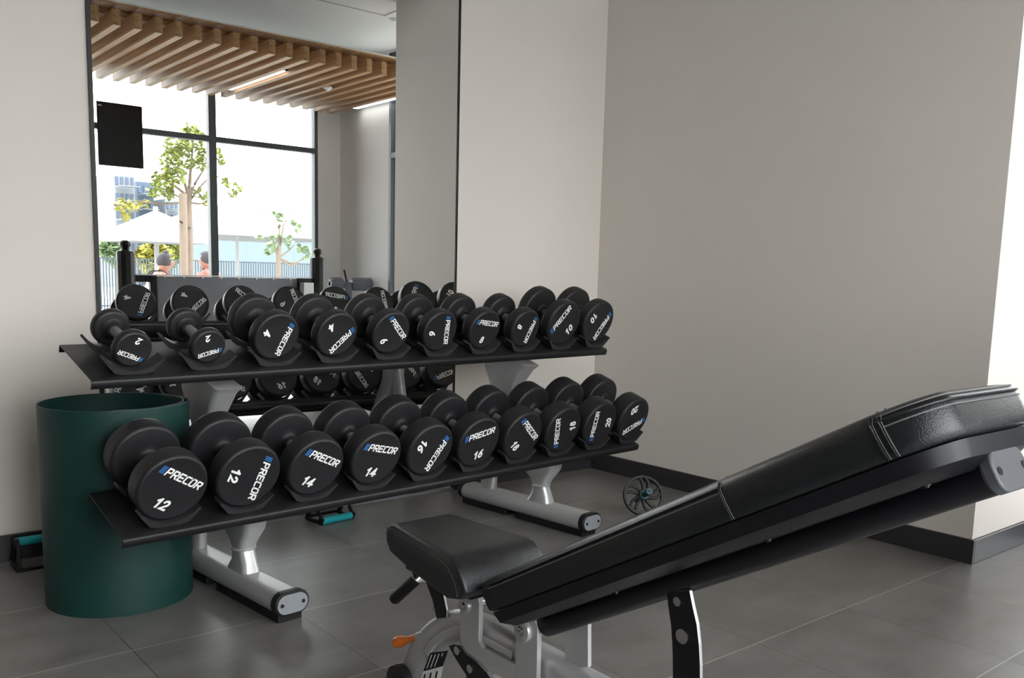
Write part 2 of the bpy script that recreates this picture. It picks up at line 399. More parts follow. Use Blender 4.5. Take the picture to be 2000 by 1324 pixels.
for uc in (.465, 1.93):
    zf = .062
    # floor tube (flat-sided oval), rubber runners, end caps
    b = B(); sweep(b, [(uc, -.300, zf), (uc, .445, zf)], stadium(.118, .072)[::-1], side=(1, 0, 0)); foot = link('foot', b, M['silver'], rack, smooth=40, world=False)
    for y0, y1, nm in ((-.330, -.300, 'f'), (.445, .470, 'r')):
        b = B(); sweep(b, [(uc, y0, zf), (uc, y1, zf)], stadium(.124, .078), side=(1, 0, 0)); cap = link('end_cap', b, M['black'], foot, smooth=40, bevel=.004, world=False)
        if nm == 'f':
            b = B(); sweep(b, [(uc, y0-.003, zf), (uc, y0, zf)], stadium(.108, .062), side=(1, 0, 0)); link('cap_plate', b, M['capgrey'], foot, smooth=40, world=False)
            for dx in (-.038, .038):
                b = B(); cyl(b, (uc+dx, y0-.0045, zf), (uc+dx, y0, zf), .0062, 16); link('screw_hole', b, M['black'], foot, world=False)
    for y0, y1 in ((-.315, .09), (.16, .455)):
        b = B(); box(b, (uc-.043, y0, 0), (uc+.043, y1, .03)); link('rubber_pad', b, M['black'], foot, smooth=0, bevel=.003, world=False)
    # rear post up to the lower shelf
    b = B(); sweep(b, [(uc, .315, .09), (uc, .300, .40), (uc, .24, .62)], stadium(.05, .09, 5), side=(1, 0, 0)); link('rear_post', b, M['silver'], rack, smooth=40, world=False)
    # front upright leaning back, lower part then flare under each shelf
    b = B(); rings = []
    for v, wz, hx, hv in ((-.022, .090, .034, .070), (-.030, .13, .030, .050), (-.026, .17, .030, .036), (-.025, .20, .034, .050), (-.02, .25, .040, .095), (-.012, .325, .046, .125)):
        rings.append([V((uc+a, v+c, wz)) for a, c in rrect(hx*2, hv*2, .022, 4)])
    loft(b, rings); link('upright', b, M['silver'], rack, smooth=40, world=False)
    b = B(); lathe(b, [(.0, -.004), (.040, -.004), (.043, 0), (.040, .005), (0, .005)], (uc, -.026, .172), (0, .05, 1), 24); link('weld_collar', b, M['silver2'], rack, world=False)
    b = B(); rings = []
    for v, wz, hx, hv in ((.06, .335, .036, .06), (.19, .52, .036, .07), (.215, .60, .038, .080), (.20, .68, .046, .125), (.185, .742, .05, .14)):
        zt = wz
        rings.append([V((uc+a, v+c, zt+(c*.3 if wz > .7 else 0))) for a, c in rrect(hx*2, hv*2, .02, 4)])
    loft(b, rings); link('upright', b, M['silver'], rack, smooth=40, world=False)
# ------------------------------------------------------------------ dumbbells
_sk = [0]
def stroke(b, pts, t, closed=False):
    """flat mitred band along pts; each band sits a hair above the one before"""
    _sk[0] = (_sk[0]+1) % 4; dz = _sk[0]*.00012
    P = [V((x, y, 0)) for x, y in pts]; n = len(P); L, Rr = [], []
    for i in range(n):
        p = P[i]
        d0 = (p-P[i-1]).normalized() if (i or closed) else None
        d1 = (P[(i+1) % n]-p).normalized() if (i < n-1 or closed) else None
        if d0 is None: d0 = d1; p = p-d1*t*.5
        if d1 is None: d1 = d0; p = p+d0*t*.5
        n0 = V((-d0.y, d0.x, 0)); n1 = V((-d1.y, d1.x, 0)); m = (n0+n1).normalized(); k = 1/max(.5, m.dot(n0))
        for lst, s_ in ((L, 1), (Rr, -1)):
            q = p+m*(s_*k*t/2); q.z = dz; lst.append(q)
    LV = [b.verts.new(q) for q in L]; RV = [b.verts.new(q) for q in Rr]
    for i in range(n if closed else n-1):
        j = (i+1) % n; b.faces.new((LV[i], RV[i], RV[j], LV[j]))
LET = {'P': [[(0, 0), (0, 1)], [(0, 1), (.54, 1), (.66, .88), (.66, .56), (.54, .44), (0, .44)]],
       'R': [[(0, 0), (0, 1)], [(0, 1), (.54, 1), (.66, .88), (.66, .56), (.54, .44), (0, .44)], [(.34, .44), (.66, 0)]],
       'E': [[(.66, 1), (0, 1), (0, 0), (.66, 0)], [(0, .5), (.56, .5)]],
       'C': [[(.66, 1), (.12, 1), (0, .88), (0, .12), (.12, 0), (.66, 0)]],
       'O': [[(.12, 1), (.54, 1), (.66, .88), (.66, .12), (.54, 0), (.12, 0), (0, .12), (0, .88), (.12, 1)]]}
def to_face(b, k, ox, oy, y):
    for v in b.verts:
        x = v.co.x+.2*v.co.y
        v.co = V(((x)*k+ox, y-v.co.z, v.co.y*k+oy))
logo_cache = {}
def logo(R):
    if R in logo_cache: return logo_cache[R]
    k = .0218*R/.105*(1.0 if R > .1 else (1.0 if R > .07 else .97)); y = -.0006
    b = B()
    for i, ch in enumerate('PRECOR'):
        for st in LET[ch]:
            stroke(b, [(px_+.95+i*.99, py_) for px_, py_ in st], .235)
    to_face(b, k, -3.42*k, .26*R, y)
    l = bpy.data.meshes.new('brand_lettering'); b.to_mesh(l); b.free(); l.materials.append(M['white'])
    b = B()
    for i in range(3): stroke(b, [(.02+i*.25, .0), (.02+i*.25, 1)], .15)
    to_face(b, k, -3.42*k, .26*R, y)
    s = bpy.data.meshes.new('blue_stripes'); b.to_mesh(s); b.free(); s.materials.append(M['blue'])
    logo_cache[R] = (l, s); return l, s
def arc(cx, cy, rx, ry, a0, a1, n=10): return [(cx+rx*cos(rad(a0+(a1-a0)*i/n)), cy+ry*sin(rad(a0+(a1-a0)*i/n))) for i in range(n+1)]
DIG = {'0': [(arc(.3, .5, .27, .5, 0, 342, 19), True)],
       '1': [([(.36, 0), (.36, 1)], False), ([(.34, .98), (.10, .76)], False)],
       '2': [(arc(.3, .71, .28, .29, 165, -40, 9)+[(.02, .0), (.62, .0)], False)],
       '4': [([(.46, 0), (.46, 1)], False), ([(.42, .98), (.0, .27), (.68, .27)], False)],
       '6': [(arc(.3, .30, .28, .30, 0, 337.5, 15), True), ([(.52, 1.0), (.26, .84), (.08, .60), (.03, .36)], False)],
       '8': [(arc(.3, .77, .22, .22, 0, 337.5, 15), True), (arc(.3, .27, .28, .27, 0, 337.5, 15), True)]}
def number(txt, R):
    b = B(); k = .0275*(R/.105)**.75
    w_ = .86*(len(txt)-1)+.62
    for i, ch in enumerate(txt):
        for st, cl in DIG[ch]: stroke(b, [(x+i*.86-w_/2-.1, y) for x, y in st], .27, cl)
    to_face(b, k, 0, -.50*R-.5*k, -.0006)
    me = bpy.data.meshes.new('weight_number'); b.to_mesh(me); b.free(); me.materials.append(M['white']); return me
def head_mesh(R, t, rh):
    b = B(); c = min(.011, t*.3)
    prof = [(0, 0), (R*.5, 0), (R-.0135, 0), (R-.011, -.0006), (R-.0075, -.0002), (R-.003, .003), (R-.0006, .008), (R, .013), (R, t-.012), (R-.001, t-.007), (R-.005, t-.002), (R-.011, t), (R*.55, t+.001), (R*.42, t+.003), (rh*2.1, t+.005), (rh*1.6, t+.010), (rh*1.45, t+.018), (rh*1.4, t+.020), (0, t+.020)]
    lathe(b, prof, (0, 0, 0), (0, 1, 0), 56)
    bmesh.ops.recalc_face_normals(b, faces=b.faces)
    me = bpy.data.meshes.new('head'); b.to_mesh(me); b.free(); me.materials.append(M['rubber'])
    me.polygons.foreach_set('use_smooth', [True]*len(me.polygons)); me.set_sharp_from_angle(angle=rad(50)); return me
TH_ = {2: .032, 4: .046, 6: .050, 8: .056, 10: .054, 12: .066, 14: .070, 16: .074, 18: .078, 20: .084}
def dumbbell(wt):
    R = .060 if wt == 2 else (.087 if wt < 10 else (.109 if wt == 12 else .106)); t = TH_[wt]; rh = .0165
    L = {2: .200, 4: .20, 6: .208, 8: .216, 10: .212}.get(wt, .120+2*t)
    r = empty('dumbbell')
    b = B(); lathe(b, [(0, -L/2+t), (rh, -L/2+t), (rh*1.04, 0), (rh, L/2-t), (0, L/2-t)], (0, 0, 0), (0, 1, 0), 24)
    link('handle', b, M['steel'], r, world=False)
    hm = head_mesh(R, t, rh); l, s = logo(R); nm = number(str(wt), R)
    for k in (0, 1):
        h = bpy.data.objects.new('head', hm); COL.objects.link(h); h.parent = r
        h.location = (0, -L/2 if k == 0 else L/2, 0); h.rotation_euler = (0, 0, 0 if k == 0 else pi)
        for nme, me in (('brand_lettering', l), ('blue_stripes', s), ('weight_number', nm)):
            q = bpy.data.objects.new(nme, me); COL.objects.link(q); q.parent = h
    r['R'] = R; r['L'] = L
    return r
sd = n_*cos(TH)+z_*sin(TH); td = -n_*sin(TH)+z_*cos(TH)
ROT = Matrix((e_, sd, td)).transposed().to_euler()
ang_t = [157, -164, -109, -133, -45, -81, -7, -103, 56, -117]
ang_b = [-32, -105, -26, -14, -117, 11, -41, 106, 96, -157]
rear_t = [20, 200, 114, 138, 41, 74, 10, 85, -61, 130]
rear_b = [40, 150, 300, 80, 200, -11, 45, -120, 60, 164]
for row, (F, at, ar, ws) in enumerate((((0, 0, .765), ang_t, rear_t, (2, 4, 6, 8, 10)), ((0, -.222, .336), ang_b, rear_b, (12, 14, 16, 18, 20)))):
    for i in range(10):
        wt = ws[i//2]
        if i % 2 == 0: d = dumbbell(wt); first = d
        else: d = copytree(first)
        R, L = first['R'], first['L']
        hs = [c for c in d.children if c.name.startswith('head')]; hs.sort(key=lambda h: h.location.y)
        hs[0].rotation_euler = (0, rad(-at[i]), 0); hs[1].rotation_euler = (0, rad(-ar[i]), pi)
        s0 = .045 if row == 0 else .034
        loc = sh(F, .135+i*.2435, s0+L/2, R+.012)
        d.location = O+e_*loc.x+n_*loc.y+z_*loc.z; d.rotation_euler = ROT
        tag(d, 'round black dumbbell marked %d, %s one of its pair on the %s shelf' % (wt, 'left' if i % 2 == 0 else 'right', 'upper' if row == 0 else 'lower'), 'dumbbell', 'dumbbells on the rack')
for d in bpy.data.objects:
    for k in ('R', 'L'):
        if k in d.keys() and d.type == 'EMPTY': del d[k]

# ------------------------------------------------------------------ rolled green mat standing on end
b = B(); cx, cy, r0, H = -2.817, -.60, .234, .657
turns = 1.32; N = 120; th = .005
a0 = rad(8)
def roll(i, off):
    f = i/N; a = a0 - 2*pi*turns*f; r = r0 - (.012*max(0, (f*turns-.0))) - off
    if f*turns > 1.0: r -= .05*(f*turns-1.0)**1.2
    return cx+r*cos(a), cy+r*sin(a)
rings = []
for i in range(N+1):
    (x0, y0), (x1, y1) = roll(i, 0), roll(i, th)
    rings.append([V((x0, y0, 0)), V((x1, y1, 0)), V((x1, y1, H)), V((x0, y0, H))])
loft(b, rings)
tag(link('exercise_mat', b, M['green'], smooth=40), label='dark green exercise mat rolled into a wide tube, standing left of the rack', cat='exercise mat')

# ------------------------------------------------------------------ push-up bars
def pushup(loc, rz, label, flip=False):
    r = empty('push_up_bar', (0, 0, 0))
    for s in (-1, 1):
        b = B()
        sweep(b, [(s*.085, -.055, .008), (s*.085, .055, .008)], rrect(.012, .022, .003, 2), side=(0, 0, 1))
        sweep(b, [(s*.085, -.052, .012), (s*.080, -.01, .098)], rrect(.010, .018, .003, 2), side=(1, 0, 0))
        sweep(b, [(s*.085, .052, .012), (s*.080, .01, .098)], rrect(.010, .018, .003, 2), side=(1, 0, 0))
        box(b, (s*.082-.007, -.018, .088), (s*.082+.007, .018, .112))
        link('side_frame', b, M['black'], r, world=False, bevel=.002)
    b = B(); box(b, (-.085, -.05, 0), (.085, -.036, .010)); link('base_bar', b, M['black'], r, world=False, bevel=.002)
    b = B(); cyl(b, (-.078, 0, .1), (.078, 0, .1), .0155, 20); link('foam_grip', b, M['teal'], r, world=False, bevel=.003)
    r.location = loc; r.rotation_euler = (rad(115), 0, rz) if flip else (0, 0, rz)
    return tag(r, label, 'push-up bar', 'teal push-up bars on the floor')
pushup((-2.955, -.13, 0), 0, 'black push-up bar with a teal grip, upright behind the green rolled mat')
pushup((-1.795, -.125, .058), rad(6), 'black push-up bar with a teal grip, tipped over under the lower shelf', True)

# ------------------------------------------------------------------ ab wheel
hubp = hit(1256, 968, 0, -.572)
ax = V((-.55, -.80, .42)).normalized()
aw = empty('ab_wheel', (hubp.x, hubp.y, 0), label='black spoked ab roller wheel with teal handles leaning by the right wall', cat='ab roller')
RW = .093
b = B(); lathe(b, [(RW, -.014), (RW+.002, -.008), (RW+.002, .008), (RW, .014), (RW-.009, .014), (RW-.011, 0), (RW-.009, -.014)], hubp, ax, 56, closed=True); link('tyre', b, M['black'], aw)
a1 = ax.orthogonal().normalized(); a2 = ax.cross(a1)
def wp(r, a, h=0): return hubp+a1*(r*cos(a))+a2*(r*sin(a))+ax*h
for k in range(10):
    a = 2*pi*k/10; b = B()
    pts = [wp(.014+(RW-.020)*t, a+.55*t*t*(1 if k % 2 else .4)) for t in [i/6 for i in range(7)]]
    sweep(b, pts, rrect(.020, .013, .004, 2), side=ax); link('spoke', b, M['black'], aw)
b = B(); lathe(b, [(0, -.026), (.021, -.026), (.024, -.018), (.024, .018), (.020, .028), (0, .028)], hubp, ax, 24); link('hub', b, M['tealdark'], aw)
for s in (-1, 1):
    b = B(); lathe(b, [(0, .02), (.013, .02), (.0125, .045), (.0145, .06), (.0145, .105), (.017, .118), (.015, .126), (0, .128)], hubp, ax*s, 24); h = link('handle', b, M['tealdark'], aw)
    b = B(); lathe(b, [(0, .126), (.004, .126), (.004, .1295), (0, .1295)], hubp, ax*s, 12); link('screw', b, M['black'], h)

# ------------------------------------------------------------------ incline bench
XB = -2.585; XC = -2.43; HW = .155
bench = empty('weight_bench', (XC, -2.3, 0), label='black padded incline weight bench with silver frame in the foreground', cat='weight bench')
AN = rad(29.3); bo = V((0, -2.294, .478)); BD = V((0, -cos(AN), sin(AN))); BN = V((0, sin(AN), cos(AN)))
def bk(d, n, x): return V((x, bo.y, bo.z))+BD*d+BN*n
def plan(inset=0, d0=0, d1=1.012, n=10):
    """outline of the back pad, lower end square, head end well rounded"""
    hw = HW-inset; d0 -= .022; pts = [(d0+inset, -hw+.01), (d0+inset+.012, -hw)]
    rc = .085; rx = .062
    for i in range(n+1):
        a = pi/2*i/n; pts.append((d1-inset-rc+rc*sin(a), -(hw-rx)-rx*cos(a)))
    pts += [(d, -x) for d, x in reversed(pts)]
    return pts
def ring(o, n): return [bk(d, n, XC+x) for d, x in o]
b = B()
loft(b, [ring(plan(.008), -.066), ring(plan(.002), -.062), ring(plan(0), -.050), ring(plan(0), -.022), ring(plan(.002), -.012), ring(plan(.008), -.004), ring(plan(.018), 0), ring(plan(.04), .002)])
pad = link('back_pad', b, M['leather'], bench, smooth=60)
b = B(); loft(b, [ring(plan(.034), -.107), ring(plan(.012), -.092), ring(plan(.006), -.068)]); link('back_board', b, M['under'], bench, smooth=35)
def thr(pts, r=.0012, m='thread', par=None, nm='seam'):
    b = B(); sweep(b, pts, circ(r, 6)); return link(nm, b, M[m], par)
ol = plan(0)
def edge_path(n, dmin, dmax, inset=0.0):
    o = [q for q in plan(inset, n=24) if q[1] < HW*.7]; dmax = min(dmax, 1.02)
    return [bk(d, n, XC+x) for d, x in [(dmin, -HW+inset)]+[q for q in o if dmin < q[0] < dmax]+([(1.012-inset, HW*.6)] if dmax > .99 else [])]
thr(edge_path(-.0205, .01, .655)+[bk(.655, -.0205, XC-HW)], .0011, 'thread', pad, 'stitching')
thr(edge_path(-.0135, .01, .655)+[bk(.655, -.0135, XC-HW)], .0018, 'leather', pad, 'piping')
thr(edge_path(-.0225, .935, 1.16), .0012, 'thread', pad, 'stitching')
thr(edge_path(-.0145, .935, 1.16), .0022, 'leather', pad, 'piping')
thr(edge_path(-.007, .935, 1.19, .004), .0012, 'thread', pad, 'stitching')
for dd, w_ in ((.655, .0016), (.925, .0022), (.938, .0020)):
    thr([bk(dd+.006*t*t, -.060*t-.005, XC-HW-.0004+.008*max(0, 1-t*5)**2) for t in [i/6 for i in range(7)]], w_, 'leather', pad, 'seam')
    thr([bk(dd+.004+.006*t*t, -.060*t-.005, XC-HW-.0008+.008*max(0, 1-t*5)**2) for t in [i/6 for i in range(7)]], .0008, 'thread', pad, 'stitching')
    thr([bk(dd, .0014, XC-HW+.03), bk(dd, .0014, XC+HW-.03)], .0014, 'leather', pad, 'seam')
b = B(); sweep(b, [bk(.0, -.121, XC), bk(.985, -.121, XC)], stadium(.10, .052)[::-1], side=(1, 0, 0)); beam = link('back_beam', b, M['under'], bench, smooth=40)
b = B(); sweep(b, [bk(.982, -.118, XC+.008), bk(1.000, -.118, XC+.008)], rrect(.102, .060, .022, 5), side=(1, 0, 0)); cp = link('beam_cap', b, M['beamcap'], bench, smooth=40, bevel=.003)
for dx in (-.03, .03):
    b = B(); cyl(b, bk(.996, -.118, XC+.008+dx*1.25), bk(1.0008, -.118, XC+.008+dx*1.25), .006, 14); link('screw_hole', b, M['black'], cp)
for dd in (.30, .66, .93):
    b = B(); cyl(b, bk(dd, -.109, XC-.09), bk(dd, -.1065, XC-.09), .007, 10); cyl(b, bk(dd, -.111, XC-.09), bk(dd, -.108, XC-.09), .004, 8); link('bolt', b, M['black'], bench)
# seat: side profile extruded across a tapering width, waterfall rear edge
prof = [(-1.895, .485), (-1.91, .503), (-1.93, .511), (-2.10, .511), (-2.19, .511), (-2.215, .505), (-2.235, .490), (-2.258, .462), (-2.262, .445), (-2.245, .425), (-2.20, .413), (-2.11, .417), (-2.03, .422), (-1.915, .442), (-1.897, .462)]
XS = -2.488
def hwid(y): return .085+.034*min(1, max(0, (-1.9-y)/.33))
b = B(); rings = []
for s, k in ((-1, 0), (-1, 1), (-1, 2), (-1, 3), (1, 3), (1, 2), (1, 1), (1, 0)):
    ins = (.010, .005, .0015, 0)[k]
    cyy = (-2.08, .466); r_ = []
    for y, z in prof:
        dy, dz = y-cyy[0], z-cyy[1]; L_ = math.hypot(dy, dz); f = (L_-ins)/L_ if L_ else 1
        r_.append(V((XS+s*(hwid(y)+ (0, -.0012, -.005, -.010)[k]+.0), cyy[0]+dy*f, cyy[1]+dz*f)))
    rings.append(r_)
rings2 = rings
loft(b, rings2); seat = link('seat_pad', b, M['leather'], bench, smooth=50)
for off, rr_, mm, nm in ((.010, .0016, 'leather', 'piping'), (.0155, .0009, 'thread', 'stitching')):
    pts = []
    for y, z in [(-1.905, .500), (-1.93, .5035), (-2.0, .5035), (-2.10, .502), (-2.18, .498), (-2.215, .486), (-2.237, .465), (-2.245, .44)]:
        pts.append(V((XS-hwid(y)-.0008, y+(off-.01 if y < -2.2 else 0), z-off+.006)))
    thr(smoothpath(pts, 4), rr_, mm, seat, nm)
b = B(); box(b, (XS-.07, -2.22, .405), (XS+.07, -1.96, .424)); link('seat_board', b, M['black'], bench, bevel=.006)
# frame below
XP = XC-.05
def c1(x, y): return 730+x/3.85, 980+y/3.85
def c2(x, y): return 1100+x/3.1225, 900+y/3.1225
def side(fn, pts, x): return [hit(*fn(*p), 0, x) for p in pts]
arch = side(c1, [(250, 1560), (290, 1380), (345, 1200), (430, 1060), (540, 965), (660, 925), (790, 960), (940, 1030), (1130, 1140), (1330, 1245), (1560, 1380), (1800, 1510)], XC)
b = B(); sweep(b, smoothpath(arch, 5), rrect(.062, .082, .026, 5), side=(1, 0, 0)); fr = link('main_frame', b, M['silver'], bench, smooth=40)
# raised ridge pressed along the frame's side
rid = side(c1, [(400, 1130), (470, 1040), (560, 985), (660, 965), (790, 1010), (940, 1090), (1040, 1150)], XC-.031)
b = B(); sweep(b, smoothpath(rid, 5), rrect(.012, .02, .004, 3), side=(1, 0, 0)); link('side_rib', b, M['silver'], fr, smooth=40)
foot_y = -2.02
b = B(); sweep(b, [(XC-.13, foot_y, .055), (XC+.13, foot_y, .055)], stadium(.06, .10)[::-1], side=(0, 0, 1)); link('front_foot', b, M['silver'], bench, smooth=40)
b = B(); sweep(b, [(XC-.26, -3.02, .05), (XC+.26, -3.02, .05)], stadium(.06, .10)[::-1], side=(0, 0, 1)); link('rear_foot', b, M['silver'], bench, smooth=40)
for yy in (foot_y, -3.02):
    for s in (-1, 1):
        q_ = .10 if yy == foot_y else .21; b = B(); box(b, (XC+s*q_-.03, yy-.035, 0), (XC+s*q_+.03, yy+.035, .026)); link('rubber_foot', b, M['black'], bench, smooth=0)
tail = [arch[-1], V((XC, -2.80, .14)), V((XC, -3.02, .07))]
b = B(); sweep(b, smoothpath(tail, 4), rrect(.06, .075, .022, 4), side=(1, 0, 0)); link('rear_frame', b, M['silver'], bench, smooth=40)
low = arch[0]
b = B(); sweep(b, [low, V((XC, foot_y, .06))], rrect(.06, .08, .022, 4), side=(1, 0, 0)); link('front_stem', b, M['silver'], bench, smooth=40)
wc = side(c1, [(215, 1290)], XC-.05)[0]
b = B(); lathe(b, [(0, -.016), (.03, -.016), (.048, -.012), (.05, 0), (.048, .012), (.03, .016), (0, .016)], wc+V((0, .01, -.03)), (1, 0, 0), 32); link('transport_wheel', b, M['black'], bench)
# pivot plates with big bolt discs
def plate(nm, pts, x, t, m, bev=.0015, fn=c1, sm=None):
    b = B(); prism(b, side(fn, pts, x), (t, 0, 0), 0, 1 if sm else 0); return link(nm, b, [M[m], M[sm]] if sm else M[m], bench, smooth=0, bevel=bev)
PA = [(648, 745), (662, 712), (700, 690), (755, 690), (785, 712), (792, 760), (790, 1050), (815, 1100), (900, 1150), (1060, 1225), (1060, 1300), (960, 1290), (780, 1190), (690, 1120), (648, 1040)]
PB = [(1068, 930), (1082, 895), (1120, 872), (1180, 872), (1215, 895), (1232, 945), (1228, 1200), (1222, 1420), (1060, 1420), (1062, 1200)]
plate('pivot_plate', PA, XP, .012, 'silver', sm='silver2'); plate('pivot_plate', PB, XP, .012, 'silver', sm='silver2')
plate('pivot_plate', PA, XC+.045, .008, 'silver'); plate('pivot_plate', PB, XC+.045, .008, 'silver')
for px_, py_, rr_ in ((700, 772, .0205), (1132, 962, .0262)):
    c = hit(*c1(px_, py_), 0, XP)
    b = B(); lathe(b, [(0, 0), (rr_, 0), (rr_, .006), (rr_*.9, .010), (rr_*.5, .0115), (rr_*.46, .0105), (0, .0105)], c, (-1, 0, 0), 36); d_ = link('pivot_disc', b, M['silver2'], bench)
    b = B(); lathe(b, [(0, .009), (rr_*.40, .009), (rr_*.40, .0125), (rr_*.30, .015), (rr_*.12, .015), (rr_*.12, .012), (0, .012)], c, (-1, 0, 0), 24); link('bolt_head', b, M['chrome'], d_)
    b = B(); cyl(b, c+V((.006, 0, 0)), c+V((.10, 0, 0)), .011, 16); link('pivot_pin', b, M['chrome'], bench)
# black seat support bracket
plate('seat_bracket', [(385, 590), (520, 690), (548, 820), (545, 870), (470, 880), (440, 740)], XC-.036, .006, 'black', sm='silver2')
plate('seat_bracket', [(385, 590), (520, 690), (548, 820), (545, 870), (470, 880), (440, 740)], XC+.03, .006, 'black')
c = hit(*c1(466, 803), 0, XC-.036); b = B(); cyl(b, c, c-V((.006, 0, 0)), .0055, 12); link('bolt', b, M['chrome'], bench)
# orange pull knob on its collar
k0, k1, k2 = side(c1, [(175, 1055), (335, 1012), (430, 985)], XC-.02)
ka = (k0-k1).normalized(); kl = (k0-k1).length
kn = B(); lathe(kn, [(0, 0), (.0115, 0), (.0105, .004), (.0085, kl*.42), (.0105, kl*.62), (.0155, kl*.80), (.0165, kl*.92), (.0145, kl), (.010, kl*1.01), (.009, kl*.97), (0, kl*.97)], k1, ka, 28); link('pull_knob', kn, M['orange'], bench, smooth=60)
b = B(); cyl(b, k1, k2, .012, 20); link('knob_collar', b, M['silver'], bench)
# carrying handle under the seat front
h0, h1 = side(c1, [(345, 555), (150, 735)], XC-.045); hd = (h1-h0).normalized()
b = B(); cyl(b, h0-hd*.05, h1, .0125, 20); ha = link('handle_bar', b, M['chrome'], bench)
b = B(); cyl(b, h0+hd*.008, h1-hd*.006, .0155, 24); link('rubber_grip', b, M['black'], ha, bevel=.002)
b = B(); lathe(b, [(.0, 0), (.021, 0), (.0215, .004), (.0, .006)], h0-hd*.004, hd, 24); link('collar_ring', b, M['chrome'], ha)
# black ladder link with holes
lad = [(560, 1085), (600, 1070), (650, 1082), (700, 1150), (760, 1190), (850, 1285), (880, 1330), (890, 1480), (740, 1480), (690, 1300), (620, 1190)]
plate('ladder_link', lad, XC-.044, .01, 'black', sm='silver2')
for p in ((625, 1118), (722, 1255)):
    c = hit(*c1(*p), 0, XC-.044); b = B(); cyl(b, c+V((.002, 0, 0)), c-V((.0015, 0, 0)), .0105, 20); link('peg_hole', b, M['chrome'], bench)
# curved rear support
rs = [(628, 800), (640, 900), (655, 1000), (663, 1120), (666, 1240), (668, 1560), (836, 1560), (834, 1240), (828, 1120), (815, 1000), (790, 890), (770, 790)]
plate('incline_support', rs, XC-.045, .008, 'black', fn=c2, sm='silver2')
for p, rr_ in (((725, 1070), .0135), ((695, 858), .0085)):
    c = hit(*c2(*p), 0, XC-.045); b = B(); cyl(b, c+V((.002, 0, 0)), c-V((.0015, 0, 0)), rr_, 22); link('peg_hole', b, M['chrome'], bench)
plate('incline_support', [(8, 990), (10, 1260), (152, 1260), (152, 985)], XC-.005, .010, 'silver', fn=c2, sm='silver2')
# rating label on the curved frame
def lab(pts, x, m, nm, par):
    b = B(); prism(b, side(c1, pts, x), (-.0006, 0, 0)); return link(nm, b, M[m], par, smooth=0)
la = lab([(425, 1135), (560, 1118), (520, 1235), (372, 1275)], XC-.0315, 'black', 'rating_label', bench)
lb = lab([(372, 1275), (520, 1235), (488, 1420), (330, 1440)], XC-.0315, 'white', 'rating_label', bench)
for q in range(4):
    f0 = .12+.2*q; A_ = V((425, 1135)).lerp(V((560, 1118)), f0); C_ = V((372, 1275)).lerp(V((520, 1235)), f0)
    a_ = A_.lerp(C_, .12); c_ = A_.lerp(C_, .88 if q != 3 else .3)
    lab([(a_.x, a_.y), (a_.x+5, a_.y), (c_.x+5, c_.y), (c_.x, c_.y)], XC-.0322, 'white', 'printed_line', la)
for q in range(3):
    f0 = .1+.3*q; A_ = V((372, 1275)).lerp(V((520, 1235)), f0); C_ = V((330, 1440)).lerp(V((488, 1420)), f0)
    a_ = A_.lerp(C_, .15); c_ = A_.lerp(C_, .85)
    lab([(a_.x, a_.y), (a_.x+12, a_.y-2), (c_.x+12, c_.y-2), (c_.x, c_.y)], XC-.0322, 'black', 'printed_line', lb)

# ------------------------------------------------------------------ things the mirror shows inside the room
Y = 3.4
tf = empty('training_frame', (-.8, -Y, 0), label='black gym frame with two knob-topped posts and a grey panel, in the mirror', cat='gym machine')
for px_ in (244.5, 619):
    x = hit(px_, 520, 1, Y).x; zb = 1.215
    b = B(); lathe(b, [(0, 0), (.064, 0), (.065, zb-.016), (.058, zb-.004), (.032, zb+.002), (.026, zb+.014), (.030, zb+.026), (.038, zb+.036), (.040, zb+.05), (.035, zb+.064), (.02, zb+.073), (0, zb+.075)], (x, -Y, 0), (0, 0, 1), 12)
    link('knob_topped_post', b, M['black'], tf, smooth=20)
for xa, xb in ((-1.41, -1.352), (-.20, -.075)):
    b = B(); box(b, (xa, -Y-.03, 0), (xb, -Y+.03, 1.034)); link('upright', b, M['black'], tf, bevel=.01)
for xa, xb in ((-1.535, -1.405), (-.08, -.03)):
    b = B(); box(b, (xa, -Y-.02, .985), (xb, -Y+.02, 1.034)); link('side_arm', b, M['black'], tf)
b = B(); box(b, (-1.352, -Y-.012, .25), (-.2, -Y+.012, 1.03)); link('grey_panel', b, M['grey'], tf)
b = B(); box(b, (-1.56, -Y-.014, 1.034), (-.09, -Y+.014, 1.042)); link('white_rail', b, M['wall_white'], tf)
for k in range(8):
    x = -1.30+.148*k; b = B(); box(b, (x-.005, -Y+.012, 1.018), (x+.005, -Y+.02, 1.034)); link('rail_clip', b, M['wall_white'], tf)
# wall-mounted screen hung in front of the window
tv = empty('television', (-1.32, -4.3, 1.907), label='small black television hanging before the window, at the left in the mirror', cat='television')
b = B(); box(b, (-1.50, -4.315, 1.910), (-1.143, -4.28, 2.413)); link('screen_body', b, M['screen'], tv, bevel=.003)
b = B(); box(b, (-1.36, -4.46, 2.225), (-1.30, -4.315, 2.27)); link('bracket', b, M['black'], tv)
b = B(); box(b, (-1.492, -4.2799, 2.378), (-1.462, -4.279, 2.384)); link('white_mark', b, M['white'], tv)
